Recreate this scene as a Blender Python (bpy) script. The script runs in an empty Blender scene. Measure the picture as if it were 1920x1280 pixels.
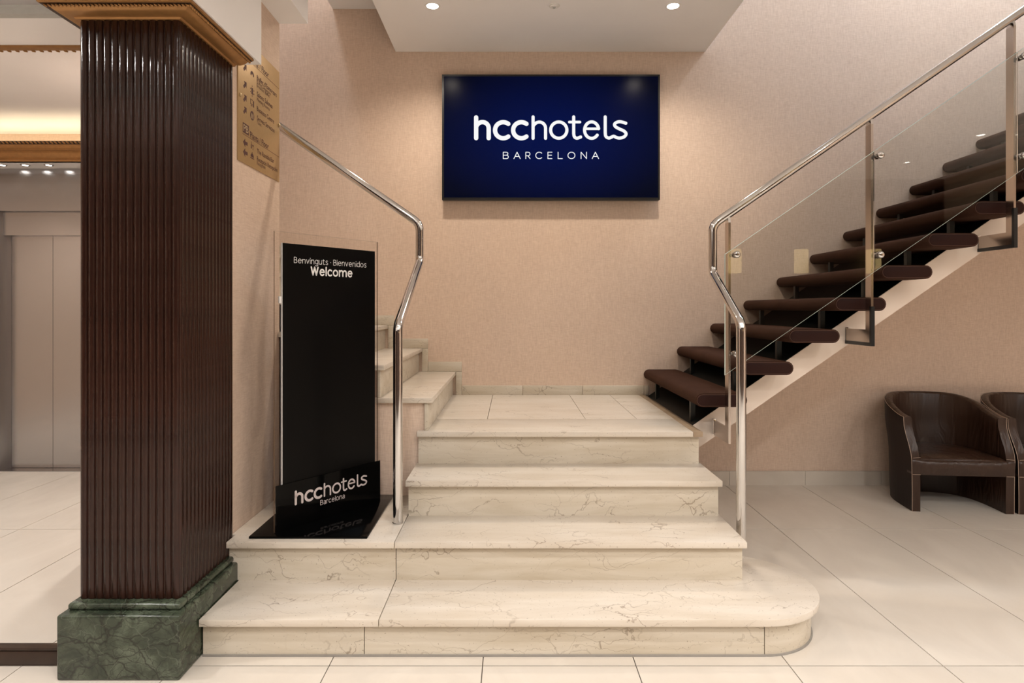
import bpy, bmesh, math, random
from mathutils import Vector, Matrix
random.seed(7)
PI = math.pi
SC = bpy.context.scene
COL = SC.collection

# ---------------------------------------------------------------- camera, world, exposure
CZ = 1.293
cam_d = bpy.data.cameras.new('camera')
cam_d.sensor_fit = 'HORIZONTAL'
cam_d.sensor_width = 36.0
cam_d.lens = 36.0 * 1157.0 / 1920.0
cam_d.shift_y = -62.0 / 1920.0
cam_d.clip_start = 0.02
cam = bpy.data.objects.new('camera', cam_d)
cam.location = (0, 0, CZ)
cam.rotation_euler = (PI / 2, 0, 0)
COL.objects.link(cam)
SC.camera = cam

w = bpy.data.worlds.new('world')
SC.world = w
w.use_nodes = True
w.node_tree.nodes['Background'].inputs[0].default_value = (0.9, 0.93, 1.0, 1)
w.node_tree.nodes['Background'].inputs[1].default_value = 0.05

SC.view_settings.view_transform = 'Standard'
SC.view_settings.look = 'None'
SC.view_settings.gamma = 1.0
SC.view_settings.use_curve_mapping = False
SC.view_settings.exposure = 1.16
SC.cycles.max_bounces = 8
SC.cycles.diffuse_bounces = 3
SC.cycles.glossy_bounces = 3
SC.cycles.caustics_reflective = False
SC.cycles.caustics_refractive = False

WARM = (1.0, 0.87, 0.72)
SOFT = (1.0, 0.98, 0.955)
COOL = (0.70, 0.85, 1.0)
LOBBY_W = 44.0        # each downlight of the added lobby fill grid
LANDING_W = 30.0      # each of the two downlights over the landing
LIFT_W = 46.0         # added unseen lift lobby downlights
WELL_W = 88.0         # lamps added out of view atop the stair wells

# ---------------------------------------------------------------- helpers
def lin(r, g, b):
    f = lambda c: (c / 255 / 12.92) if c / 255 <= 0.04045 else ((c / 255 + 0.055) / 1.055) ** 2.4
    return (f(r), f(g), f(b), 1.0)

def world_loc(o):
    v = Vector((0, 0, 0))
    while o is not None:
        v += o.location
        o = o.parent
    return v

def link(name, me, mat=None, parent=None, loc=None, rot=None):
    o = bpy.data.objects.new(name, me)
    COL.objects.link(o)
    if mat is not None and len(me.materials) == 0:
        me.materials.append(mat)
    if parent is not None:
        o.parent = parent
    if loc is not None:
        o.location = loc
    if rot is not None:
        o.rotation_euler = rot
    return o

def mesh(name, verts, faces, mat=None, parent=None, local=False, smooth=False, sharp=40):
    """One mesh object; coordinates are world unless local. Parents are unrotated when world coords are used."""
    if parent is not None and not local:
        off = world_loc(parent)
        verts = [Vector(v) - off for v in verts]
    me = bpy.data.meshes.new(name)
    me.from_pydata([tuple(v) for v in verts], [], faces)
    bm = bmesh.new()
    bm.from_mesh(me)
    bmesh.ops.recalc_face_normals(bm, faces=bm.faces)
    bm.to_mesh(me)
    bm.free()
    if smooth:
        me.shade_smooth()
        me.set_sharp_from_angle(angle=math.radians(sharp))
    return link(name, me, mat, parent)

def from_bm(name, bm, mat=None, parent=None, smooth=False, sharp=40, local=False):
    if parent is not None and not local:
        off = world_loc(parent)
        bmesh.ops.translate(bm, verts=bm.verts, vec=-off)
    bmesh.ops.recalc_face_normals(bm, faces=bm.faces)
    me = bpy.data.meshes.new(name)
    bm.to_mesh(me)
    bm.free()
    if smooth:
        me.shade_smooth()
        me.set_sharp_from_angle(angle=math.radians(sharp))
    return link(name, me, mat, parent)

def bm_box(bm, x0, x1, y0, y1, z0, z1, bev=0.0, seg=2):
    r = bmesh.ops.create_cube(bm, size=1.0)
    vs = r['verts']
    for v in vs:
        v.co = Vector(((x0 + x1) / 2 + v.co.x * (x1 - x0), (y0 + y1) / 2 + v.co.y * (y1 - y0), (z0 + z1) / 2 + v.co.z * (z1 - z0)))
    if bev > 0:
        es = list({e for v in vs for e in v.link_edges})
        bmesh.ops.bevel(bm, geom=es, offset=bev, segments=seg, profile=0.5, affect='EDGES')

def box(name, x0, x1, y0, y1, z0, z1, mat, parent=None, bev=0.0, seg=2, local=False):
    bm = bmesh.new()
    bm_box(bm, x0, x1, y0, y1, z0, z1, bev, seg)
    return from_bm(name, bm, mat, parent, smooth=bev > 0, local=local)

def prism(name, pts, axis, a, b, mat, parent=None, bev=0.0, seg=2, local=False, smooth=False, sharp=40):
    """Extrude a 2-D polygon along an axis: 'x' pts=(y,z), 'y' pts=(x,z), 'z' pts=(x,y)."""
    def P(p, t):
        return {'x': (t, p[0], p[1]), 'y': (p[0], t, p[1]), 'z': (p[0], p[1], t)}[axis]
    bm = bmesh.new()
    lo = [bm.verts.new(P(p, a)) for p in pts]
    hi = [bm.verts.new(P(p, b)) for p in pts]
    n = len(pts)
    bm.faces.new(lo)
    bm.faces.new(list(reversed(hi)))
    for i in range(n):
        bm.faces.new((lo[i], lo[(i + 1) % n], hi[(i + 1) % n], hi[i]))
    bmesh.ops.recalc_face_normals(bm, faces=bm.faces)
    if bev > 0:
        es = [e for e in bm.edges if len(e.link_faces) == 2 and e.calc_face_angle(0) > 0.9]
        bmesh.ops.bevel(bm, geom=es, offset=bev, segments=seg, profile=0.5, affect='EDGES')
    return from_bm(name, bm, mat, parent, smooth=smooth or bev > 0, local=local, sharp=sharp)

def fillet(pts, rads, seg=8):
    """Round the corners of a 3-D polyline."""
    pts = [Vector(p) for p in pts]
    out = [pts[0]]
    for i in range(1, len(pts) - 1):
        p, a, b = pts[i], pts[i - 1], pts[i + 1]
        d1 = (a - p).normalized()
        d2 = (b - p).normalized()
        ang = d1.angle(d2)
        r = rads[i - 1] if isinstance(rads, (list, tuple)) else rads
        t = min(r / math.tan(ang / 2), (a - p).length * 0.48, (b - p).length * 0.48)
        s, e = p + d1 * t, p + d2 * t
        for k in range(seg + 1):
            u = k / seg
            out.append(s * (1 - u) ** 2 + p * 2 * u * (1 - u) + e * u * u)
    out.append(pts[-1])
    return out

def tube_geo(path, r, n=16, round_start=False):
    path = [Vector(p) for p in path]
    verts, faces = [], []
    t0 = (path[1] - path[0]).normalized()
    up = Vector((0, 0, 1)) if abs(t0.z) < 0.9 else Vector((1, 0, 0))
    nrm = (up - t0 * up.dot(t0)).normalized()
    rings = []
    for i, p in enumerate(path):
        if i == 0:
            t = t0
        elif i == len(path) - 1:
            t = (path[i] - path[i - 1]).normalized()
        else:
            t = ((path[i] - path[i - 1]).normalized() + (path[i + 1] - path[i]).normalized()).normalized()
        nrm = (nrm - t * nrm.dot(t)).normalized()
        bn = t.cross(nrm)
        rings.append((p, t, nrm.copy(), bn))
    prof = [(p, nr, b, r) for p, t, nr, b in rings]
    if round_start:
        p, t, nr, b = rings[0]
        extra = []
        for k in range(1, 5):
            a = k / 5 * PI / 2
            extra.append((p + t * (r * (1 - math.cos(PI / 2 - a)) - r * 0 - r), nr, b, r * math.sin(a)))
        extra = [(p - t * (r * math.cos(k / 5 * PI / 2)), nr, b, max(1e-4, r * math.sin(k / 5 * PI / 2))) for k in range(1, 5)]
        prof = extra + prof
    for p, nr, b, rr in prof:
        for k in range(n):
            a = 2 * PI * k / n
            verts.append(p + nr * (rr * math.cos(a)) + b * (rr * math.sin(a)))
    m = len(prof)
    for i in range(m - 1):
        for k in range(n):
            k2 = (k + 1) % n
            faces.append((i * n + k, i * n + k2, (i + 1) * n + k2, (i + 1) * n + k))
    faces.append(tuple(range(n)))
    faces.append(tuple(range((m - 1) * n, m * n)))
    return verts, faces

def tube(name, path, r, mat, parent=None, n=16, local=False, round_start=False):
    v, f = tube_geo(path, r, n, round_start)
    return mesh(name, v, f, mat, parent, local=local, smooth=True, sharp=50)

def lathe_geo(profile, n=32, center=(0, 0, 0), axis='z'):
    verts, faces = [], []
    c = Vector(center)
    for r, h in profile:
        for k in range(n):
            a = 2 * PI * k / n
            p = (r * math.cos(a), r * math.sin(a), h)
            if axis == 'y':
                p = (p[0], p[2], p[1])
            elif axis == 'x':
                p = (p[2], p[0], p[1])
            verts.append(c + Vector(p))
    m = len(profile)
    for i in range(m - 1):
        for k in range(n):
            k2 = (k + 1) % n
            faces.append((i * n + k, i * n + k2, (i + 1) * n + k2, (i + 1) * n + k))
    faces.append(tuple(range(n)))
    faces.append(tuple(range((m - 1) * n, m * n)))
    return verts, faces

def lathe(name, profile, mat, parent=None, n=32, center=(0, 0, 0), axis='z', local=False):
    v, f = lathe_geo(profile, n, center, axis)
    return mesh(name, v, f, mat, parent, local=local, smooth=True, sharp=45)

def tag(o, label, cat, group=None):
    o['label'] = label
    o['category'] = cat
    if group:
        o['group'] = group
    return o

def thing(name, loc, label, cat, group=None):
    o = bpy.data.objects.new(name, None)
    COL.objects.link(o)
    o.location = loc
    o.empty_display_size = 0.1
    return tag(o, label, cat, group)

def struct(o, label=None, cat=None):
    o['kind'] = 'structure'
    if label:
        o['label'] = label
    if cat:
        o['category'] = cat
    return o

def copy_tree(o, parent=None):
    c = o.copy()
    COL.objects.link(c)
    if parent is not None:
        c.parent = parent
    for ch in list(o.children):
        copy_tree(ch, c)
    return c

# ---------------------------------------------------------------- materials
class NT:
    def __init__(self, name):
        self.m = bpy.data.materials.new(name)
        self.m.use_nodes = True
        self.t = self.m.node_tree
        self.b = self.t.nodes['Principled BSDF']
        self.out = self.t.nodes['Material Output']
    def n(self, typ, **kw):
        nd = self.t.nodes.new('ShaderNode' + typ)
        for k, v in kw.items():
            setattr(nd, k, v)
        return nd
    def l(self, a, b):
        self.t.links.new(a, b)
    def set(self, **kw):
        for k, v in kw.items():
            self.b.inputs[k.replace('_', ' ')].default_value = v
        return self
    def coords(self, scale=(1, 1, 1), rand=False):
        tc = self.n('TexCoord')
        mp = self.n('Mapping')
        mp.inputs['Scale'].default_value = scale
        self.l(tc.outputs['Object'], mp.inputs['Vector'])
        if rand:
            oi = self.n('ObjectInfo')
            mul = self.n('VectorMath', operation='SCALE')
            mul.inputs[0].default_value = (17.3, 9.1, 5.7)
            self.l(oi.outputs['Random'], mul.inputs['Scale'])
            self.l(mul.outputs[0], mp.inputs['Location'])
        return mp.outputs['Vector']
    def noise(self, vec, scale, detail=4, rough=0.55, dist=0.0):
        nd = self.n('TexNoise')
        nd.inputs['Scale'].default_value = scale
        nd.inputs['Detail'].default_value = detail
        nd.inputs['Roughness'].default_value = rough
        nd.inputs['Distortion'].default_value = dist
        self.l(vec, nd.inputs['Vector'])
        return nd.outputs['Fac']
    def ramp(self, fac, stops):
        nd = self.n('ValToRGB')
        el = nd.color_ramp.elements
        while len(el) < len(stops):
            el.new(0.5)
        for e, (p, c) in zip(el, stops):
            e.position = p
            e.color = c if len(c) == 4 else (*c, 1)
        self.l(fac, nd.inputs['Fac'])
        return nd.outputs['Color']
    def mix(self, fac, a, b, typ='MIX'):
        nd = self.n('Mix', data_type='RGBA', blend_type=typ)
        for sock, v in ((nd.inputs[0], fac), (nd.inputs[6], a), (nd.inputs[7], b)):
            if isinstance(v, (int, float, tuple)):
                sock.default_value = v
            else:
                self.l(v, sock)
        return nd.outputs[2]
    def bump(self, h, strength=0.2, dist=0.01):
        nd = self.n('Bump')
        nd.inputs['Strength'].default_value = strength
        nd.inputs['Distance'].default_value = dist
        self.l(h, nd.inputs['Height'])
        self.l(nd.outputs['Normal'], self.b.inputs['Normal'])

def plain(name, col, rough=0.5, metal=0.0, grain=0.04, gscale=30.0, **kw):
    """A colour with a little procedural mottling."""
    t = NT(name)
    t.set(Roughness=rough, Metallic=metal, **kw)
    f = t.noise(t.coords(), gscale, 3)
    lo = tuple(c * (1 - grain) for c in col[:3]) + (1,)
    hi = tuple(min(1, c * (1 + grain)) for c in col[:3]) + (1,)
    t.l(t.ramp(f, [(0.3, lo), (0.7, hi)]), t.b.inputs['Base Color'])
    return t.m

def mk_wallpaper(name, c0, c1):
    t = NT(name)
    t.set(Roughness=0.75, Specular_IOR_Level=0.25)
    a = t.noise(t.coords((380, 380, 26)), 1.0, 2)
    b = t.noise(t.coords((26, 26, 380)), 1.0, 2)
    ad = t.n('Math', operation='ADD')
    t.l(a, ad.inputs[0]); t.l(b, ad.inputs[1])
    hf = t.n('Math', operation='MULTIPLY'); hf.inputs[1].default_value = 0.5
    t.l(ad.outputs[0], hf.inputs[0])
    col = t.ramp(hf.outputs[0], [(0.32, c0), (0.66, c1)])
    big = t.ramp(t.noise(t.coords(), 1.1, 2), [(0.3, (0.96, 0.96, 0.96)), (0.7, (1.03, 1.02, 1.0))])
    t.l(t.mix(1.0, col, big, 'MULTIPLY'), t.b.inputs['Base Color'])
    t.bump(hf.outputs[0], 0.25, 0.002)
    return t.m

def mk_marble(name, base, dark, vein, vein_amt=0.55, rough=0.28, stretch=(1, 1, 1.0)):
    t = NT(name)
    t.set(Roughness=rough, Specular_IOR_Level=0.5)
    v = t.coords(stretch, rand=True)
    st_ = t.n('Mapping'); st_.inputs['Scale'].default_value = (0.5, 2.6, 4.0)
    t.l(v, st_.inputs['Vector'])
    cloud = t.noise(st_.outputs['Vector'], 3.4, 6, 0.6, 0.5)
    col = t.ramp(cloud, [(0.28, dark), (0.62, base)])
    # hairline cracks: voronoi cell edges bent by noise, broken up by another noise
    nz = t.n('TexNoise'); nz.inputs['Scale'].default_value = 4.0; nz.inputs['Detail'].default_value = 5
    t.l(v, nz.inputs['Vector'])
    sc = t.n('VectorMath', operation='SCALE'); sc.inputs['Scale'].default_value = 0.34
    t.l(nz.outputs['Color'], sc.inputs[0])
    ad = t.n('VectorMath', operation='ADD')
    t.l(v, ad.inputs[0]); t.l(sc.outputs[0], ad.inputs[1])
    sq = t.n('Mapping'); sq.inputs['Scale'].default_value = (2.0, 7.5, 13.0)
    t.l(ad.outputs[0], sq.inputs['Vector'])
    vo = t.n('TexVoronoi', feature='DISTANCE_TO_EDGE'); vo.inputs['Scale'].default_value = 1.0
    t.l(sq.outputs['Vector'], vo.inputs['Vector'])
    line = t.ramp(vo.outputs['Distance'], [(0.0, (1, 1, 1)), (0.016, (0, 0, 0))])
    brk = t.ramp(t.noise(v, 4.0, 3), [(0.42, (0.08, 0.08, 0.08)), (0.62, (1, 1, 1))])
    m1 = t.mix(1.0, line, brk, 'MULTIPLY')
    fac = t.mix(vein_amt, (0, 0, 0, 1), m1)
    col = t.mix(fac, col, vein)
    # small pits
    pit = t.ramp(t.noise(v, 130.0, 1), [(0.70, (0, 0, 0)), (0.76, (0.55, 0.55, 0.55))])
    col = t.mix(pit, col, vein)
    t.l(col, t.b.inputs['Base Color'])
    return t.m

def mk_green_marble(name):
    t = NT(name)
    t.set(Roughness=0.22)
    v = t.coords((1, 1, 1))
    base = t.ramp(t.noise(v, 9, 6, 0.65, 0.6), [(0.28, lin(34, 42, 33)), (0.5, lin(60, 68, 53)), (0.74, lin(100, 108, 91))])
    nz = t.n('TexNoise'); nz.inputs['Scale'].default_value = 7.0; nz.inputs['Detail'].default_value = 4
    t.l(v, nz.inputs['Vector'])
    sc = t.n('VectorMath', operation='SCALE'); sc.inputs['Scale'].default_value = 0.16
    t.l(nz.outputs['Color'], sc.inputs[0])
    ad = t.n('VectorMath', operation='ADD'); t.l(v, ad.inputs[0]); t.l(sc.outputs[0], ad.inputs[1])
    cols = base
    for s, wd, c, amt in ((7.5, 0.045, lin(32, 32, 24), 0.95), (15.0, 0.035, lin(34, 36, 27), 0.85), (34.0, 0.05, lin(40, 44, 34), 0.6), (6.0, 0.010, lin(120, 126, 110), 0.3)):
        mp = t.n('Mapping'); mp.inputs['Rotation'].default_value = (0.3, 0.7, 0.2); mp.inputs['Scale'].default_value = (1.0, 1.0, 1.5)
        t.l(ad.outputs[0], mp.inputs['Vector'])
        vo = t.n('TexVoronoi', feature='DISTANCE_TO_EDGE'); vo.inputs['Scale'].default_value = s
        t.l(mp.outputs['Vector'], vo.inputs['Vector'])
        k = t.ramp(vo.outputs['Distance'], [(0.0, (amt, amt, amt)), (wd, (0, 0, 0))])
        cols = t.mix(k, cols, c)
    t.l(cols, t.b.inputs['Base Color'])
    return t.m

def mk_tile(name):
    t = NT(name)
    t.set(Roughness=0.2, Specular_IOR_Level=0.5)
    v = t.coords((1.0, 0.6, 1), rand=True)
    cl = t.noise(v, 2.4, 7, 0.6, 0.8)
    col = t.ramp(cl, [(0.3, lin(209, 198, 185)), (0.7, lin(222, 212, 199))])
    oi = t.n('ObjectInfo')
    tone = t.ramp(oi.outputs['Random'], [(0.0, (0.97, 0.97, 0.97)), (1.0, (1.02, 1.02, 1.02))])
    t.l(t.mix(1.0, col, tone, 'MULTIPLY'), t.b.inputs['Base Color'])
    rr = t.ramp(t.noise(v, 5.0, 4), [(0.3, (0.17, 0.17, 0.17)), (0.7, (0.27, 0.27, 0.27))])
    t.l(rr, t.b.inputs['Roughness'])
    return t.m

def mk_brushed(name, col, rough, stretch):
    t = NT(name)
    t.set(Metallic=1.0)
    f = t.noise(t.coords(stretch), 1.0, 2)
    lo = tuple(c * 0.985 for c in col[:3]) + (1,)
    t.l(t.ramp(f, [(0.3, lo), (0.7, col)]), t.b.inputs['Base Color'])
    rr = t.ramp(f, [(0.3, (rough * 0.96,) * 3), (0.7, (rough * 1.04,) * 3)])
    t.l(rr, t.b.inputs['Roughness'])
    return t.m

def mk_painted_reed(name):
    t = NT(name)
    t.set(Roughness=0.2, Specular_IOR_Level=0.32)
    v = t.coords((1, 1, 0.12))
    f = t.noise(v, 60, 4)
    t.l(t.ramp(f, [(0.3, lin(37, 20, 15)), (0.7, lin(54, 31, 23))]), t.b.inputs['Base Color'])
    lump = t.noise(t.coords((1, 1, 0.3)), 55, 3, 0.6)
    t.bump(lump, 0.45, 0.004)
    return t.m

def mk_carpet(name, c0, c1):
    t = NT(name)
    t.set(Roughness=0.95, Specular_IOR_Level=0.1, Sheen_Weight=0.1, Sheen_Roughness=0.5)
    t.b.inputs['Sheen Tint'].default_value = lin(150, 105, 80)
    f = t.noise(t.coords(), 420, 2)
    g = t.noise(t.coords(), 6, 3)
    col = t.ramp(f, [(0.3, c0), (0.7, c1)])
    t.l(t.mix(1.0, col, t.ramp(g, [(0.3, (0.85, 0.85, 0.85)), (0.7, (1.1, 1.1, 1.1))]), 'MULTIPLY'), t.b.inputs['Base Color'])
    t.bump(f, 0.5, 0.003)
    return t.m

def mk_leather(name, c, rough=0.36, wr=0.25, spec=0.5):
    t = NT(name)
    t.set(Roughness=rough, Specular_IOR_Level=spec)
    f = t.noise(t.coords(), 240, 2)
    lo = tuple(x * 0.85 for x in c[:3]) + (1,)
    t.l(t.ramp(f, [(0.3, lo), (0.7, c)]), t.b.inputs['Base Color'])
    v = t.noise(t.coords((9, 9, 1.6)), 1.6, 3, 0.5, 0.5)
    t.bump(v, wr, 0.03)
    return t.m

def mk_glass(name, tint=(0.935, 0.94, 0.925, 1), ior=1.38):
    t = NT(name)
    t.t.nodes.remove(t.b)
    tr = t.n('BsdfTransparent'); tr.inputs['Color'].default_value = tint
    gl = t.n('BsdfGlossy'); gl.inputs['Roughness'].default_value = 0.0
    fr = t.n('Fresnel'); fr.inputs['IOR'].default_value = ior
    mx = t.n('MixShader')
    t.l(fr.outputs[0], mx.inputs[0]); t.l(tr.outputs[0], mx.inputs[1]); t.l(gl.outputs[0], mx.inputs[2])
    t.l(mx.outputs[0], t.out.inputs['Surface'])
    return t.m

def mk_emit(name, col, strength):
    t = NT(name)
    t.t.nodes.remove(t.b)
    e = t.n('Emission')
    e.inputs['Color'].default_value = (*col[:3], 1)
    e.inputs['Strength'].default_value = strength
    t.l(e.outputs[0], t.out.inputs['Surface'])
    return t.m

M = {}
M['wall'] = mk_wallpaper('wallpaper_linen', lin(211, 185, 165), lin(236, 213, 195))
M['white'] = plain('white_plaster', lin(247, 244, 243), 0.7, grain=0.012, gscale=3)
M['marble'] = mk_marble('cream_marble', lin(221, 210, 196), lin(206, 192, 174), lin(120, 96, 74), 0.7)
M['marble_r'] = mk_marble('cream_marble_riser', lin(215, 204, 187), lin(196, 182, 160), lin(116, 94, 70), 0.7, 0.34)
M['marble_edge'] = mk_marble('darker_landing_edge', lin(172, 150, 126), lin(150, 128, 104), lin(120, 98, 76), 0.4)
M['green'] = mk_green_marble('green_marble')
M['tile'] = mk_tile('cream_porcelain')
M['grout'] = plain('tile_grout', lin(84, 74, 66), 0.9)
M['joint'] = plain('stone_joint', lin(90, 76, 62), 0.9)
M['sealant'] = plain('grey_sealant', lin(150, 144, 136), 0.8)
M['reed'] = mk_painted_reed('brown_gloss_paint')
M['gold'] = plain('gold_paint', lin(164, 120, 72), 0.4, 0.55, 0.1, 40)
M['golddark'] = plain('antique_gold', lin(150, 100, 60), 0.45, 0.4, 0.15, 60)
M['chrome'] = mk_brushed('polished_steel', (0.66, 0.645, 0.635, 1), 0.09, (60, 60, 60))
M['steel'] = mk_brushed('brushed_steel', (0.43, 0.43, 0.44, 1), 0.22, (4, 4, 700))
M['steelfl'] = mk_brushed('flat_bar_steel', (0.52, 0.45, 0.40, 1), 0.2, (80, 80, 3))
M['carpet'] = mk_carpet('brown_carpet', lin(40, 25, 19), lin(72, 47, 36))
M['cap'] = mk_leather('dark_cap_leather', lin(46, 23, 18), 0.5, 0.05, 0.14)
M['stitch'] = plain('cap_stitch', lin(96, 66, 54), 0.8)
M['slabtop'] = plain('black_green_paint', lin(6, 11, 10), 0.5, grain=0.2, Specular_IOR_Level=0.2)
M['stub'] = plain('dark_grey_steel', lin(42, 44, 42), 0.4, 0.5)
M['slab'] = plain('beige_paint', lin(242, 224, 208), 0.55, grain=0.015, gscale=4)
M['leather'] = mk_leather('brown_leather', lin(56, 37, 27), 0.34, 0.4, 0.45)
M['leather_out'] = mk_leather('dark_brown_leather', lin(27, 14, 12), 0.5, 0.05, 0.25)
M['piping'] = plain('leather_piping', lin(186, 162, 144), 0.5)
M['black'] = plain('black_acrylic', lin(5, 5, 5), 0.1, grain=0.1, Specular_IOR_Level=0.12)
M['blackmatt'] = plain('black_print', lin(6, 6, 6), 0.3, grain=0.1, Specular_IOR_Level=0.12)
M['blackmetal'] = plain('black_metal', lin(16, 18, 20), 0.35, grain=0.1)
M['foam'] = plain('white_foam_edge', lin(228, 224, 220), 0.6)
M['print'] = plain('white_print', lin(238, 236, 234), 0.5)
M['printsilver'] = plain('silver_print', lin(205, 192, 188), 0.5)
M['brass'] = plain('brass_plate', lin(190, 158, 112), 0.45, 0.45, 0.03, 60)
M['brassedge'] = plain('brass_edge', lin(212, 190, 150), 0.4, 0.6)
M['signprint'] = plain('brown_print', lin(82, 44, 38), 0.6)
M['darkwood'] = plain('dark_brown_wood', lin(54, 38, 28), 0.3, grain=0.12, gscale=20)  # sill wood; also colours the shade strips behind the ropes
M['glass'] = mk_glass('clear_glass')
M['glassedge'] = plain('glass_edge_green', lin(214, 232, 226), 0.12)
M['acrylic'] = mk_glass('clear_acrylic', (0.985, 0.98, 0.975, 1), 1.25)
M['acrylic_edge'] = plain('acrylic_edge', lin(130, 100, 76), 0.3)
M['bezel'] = plain('black_plastic', lin(9, 9, 11), 0.3)
M['text_emit'] = mk_emit('screen_white', (1, 1, 1), 0.43)
M['lamp'] = mk_emit('lamp_lens', (1.0, 0.93, 0.84), 9.0)
M['shade'] = mk_emit('sconce_shade', (1.0, 0.70, 0.30), 2.0)
M['cove'] = mk_emit('cove_strip', (1.0, 0.82, 0.54), 3.4)
M['walnut'] = plain('dark_walnut_panel', lin(60, 42, 32), 0.4, grain=0.2, gscale=8)
M['ring'] = plain('white_metal', lin(235, 232, 228), 0.4)
M['lens'] = plain('grey_plastic', lin(190, 190, 186), 0.3)

t = NT('screen_navy')
t.set(Roughness=0.2, Specular_IOR_Level=0.05)
t.b.inputs['Base Color'].default_value = lin(1, 2, 6)
tc = t.n('TexCoord'); mp = t.n('Mapping')
mp.inputs['Location'].default_value = (-0.0015 / 0.95, 0.0, -0.453 / 0.55)
mp.inputs['Scale'].default_value = (1 / 0.95, 0.0, 1 / 0.55)
t.l(tc.outputs['Object'], mp.inputs['Vector'])
gr = t.n('TexGradient', gradient_type='SPHERICAL'); t.l(mp.outputs['Vector'], gr.inputs['Vector'])
t.l(t.ramp(gr.outputs['Fac'], [(0.0, lin(4, 8, 34)), (0.75, lin(3, 20, 84))]), t.b.inputs['Emission Color'])
t.b.inputs['Emission Strength'].default_value = 0.27
M['screen'] = t.m

# ---------------------------------------------------------------- dimensions of the place
WY = 4.53            # back wall
STEP = [0.15, 0.32, 0.49, 0.66]          # tread tops of the lower flight
NOSE = [2.265, 2.568, 2.867, 3.163]      # nosing depth
XR, XL = 0.979, -0.49
RX = 6.3             # right wall
LX = -5.6            # lift-lobby left wall
RY = -2.7            # wall behind the camera
CEIL = 3.176
TOP = 5.4

# ---------------------------------------------------------------- structure: walls, ceilings
struct(box('wall_back', -2.2, RX, WY, WY + 0.15, 0, TOP, M['wall']))
struct(box('wall_right', RX, RX + 0.15, RY, WY + 0.15, 0, TOP, M['wall']))
struct(box('wall_rear', LX, RX, RY - 0.15, RY, 0, 3.6, M['walnut']))
struct(box('wall_lobby', LX - 0.15, LX, RY, 5.3, 0, 3.6, M['wall']))
struct(box('wall_left', -1.36, -1.21, 2.642, 3.21, 0, 2.773, M['wall']))
struct(box('wall_stair_front', -2.2, -1.36, 3.21, 3.30, 0, TOP, M['wall']))
struct(box('wall_stair_left', -2.2, -2.1, 3.30, WY, 0, TOP, M['wall']))
struct(box('ceiling', -1.096, RX, RY, 3.2, CEIL, CEIL + 0.12, M['white']))
struct(box('ceiling_landing', -0.8535, 1.417, 3.2, WY, CEIL, CEIL + 0.12, M['white']))
struct(box('ceiling_stair', -1.3155, -0.8535, 3.2, WY, 3.4895, 3.6, M['white']))
struct(box('ceiling_upper', -2.2, RX, 3.2, WY, TOP, TOP + 0.1, M['white']))
struct(box('wall_well_front', -1.096, RX, 3.1, 3.2, CEIL + 0.12, TOP, M['white']))
struct(box('wall_well_side', 1.317, 1.417, 3.2, WY, CEIL + 0.12, TOP, M['white']))
struct(box('wall_well_inner', -1.0, -0.9, 3.2, WY, 3.6, TOP, M['white']))
struct(box('trim_1', -1.65, -1.10, RY, 2.708, 2.362, 3.6, M['white']), 'white plaster beam resting on the fluted column')
struct(box('trim_2', -1.65, -1.062, 2.708, 3.21, 2.773, 3.9, M['white']), 'white plaster beam above the brass directory')
# lift lobby ceiling, coffered
struct(prism('ceiling_lobby', [(LX, RY), (-1.65, RY), (-1.65, 3.21), (-2.2, 3.21), (-2.2, 5.3), (LX, 5.3)], 'z', 2.722, 2.82, M['white']))
struct(box('trim_3', LX, -1.65, 2.834, 3.16, 2.641, 2.722, M['white']), 'white ceiling beam in the lift lobby')
struct(box('wall_lift', LX, -2.2, 5.06, 5.2, 0, 2.722, M['wall']))
struct(box('trim_4', LX, -1.65, 2.79, 2.834, 2.625, 2.665, M['lens']), 'grey moulding along the ceiling beam')

# floor: base with separate tiles
floor = struct(box('floor', LX, RX, RY, 5.2, -0.12, -0.004, M['grout']))
TW, TL = 0.5555, 1.382
tm = bpy.data.meshes.new('tile')
bm = bmesh.new(); bm_box(bm, 0.0018, TW - 0.0018, 0.003, TL - 0.003, -0.02, 0.0, 0.0); bm.to_mesh(tm); bm.free()
tm.materials.append(M['tile'])
ix0 = int(math.floor((LX - 0.449) / TW)); ix1 = int(math.ceil((RX - 0.449) / TW))
for i in range(ix0, ix1):
    for j in range(-4, 3):
        x, y = 0.449 + i * TW, 2.233 + j * TL
        xa, xb, ya, yb = max(x, LX), min(x + TW, RX), max(y, RY), min(y + TL, 5.06)
        if xb - xa < 0.02 or yb - ya < 0.02:
            continue
        o = bpy.data.objects.new('tile', tm); COL.objects.link(o)
        o.parent = floor
        o.location = (xa, ya, 0)
        o.scale = ((xb - xa) / TW, (yb - ya) / TL, 1)

# baseboards on the back wall
bb = struct(box('baseboard_right', 0.99, RX - 0.01, WY - 0.006, WY, 0, 0.10, M['joint']))
k = 0
x = 1.035
while x < RX - 0.1:
    box('stone_strip', x + 0.001, min(x + TW, RX - 0.02) - 0.001, WY - 0.016, WY - 0.006, 0.0, 0.102, M['tile'], bb)
    x += TW

# ---------------------------------------------------------------- marble staircase: lower flight, landing and left flight
st = thing('marble_staircase', (0.25, 2.3, 0), 'cream marble staircase with four wide steps, a landing and a flight turning left', 'staircase')
TT = 0.026
def arc(cx, cy, r, a0, a1, n):
    return [(cx + r * math.cos(a0 + (a1 - a0) * k / n), cy + r * math.sin(a0 + (a1 - a0) * k / n)) for k in range(n + 1)]
CYR = 2.571
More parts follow.
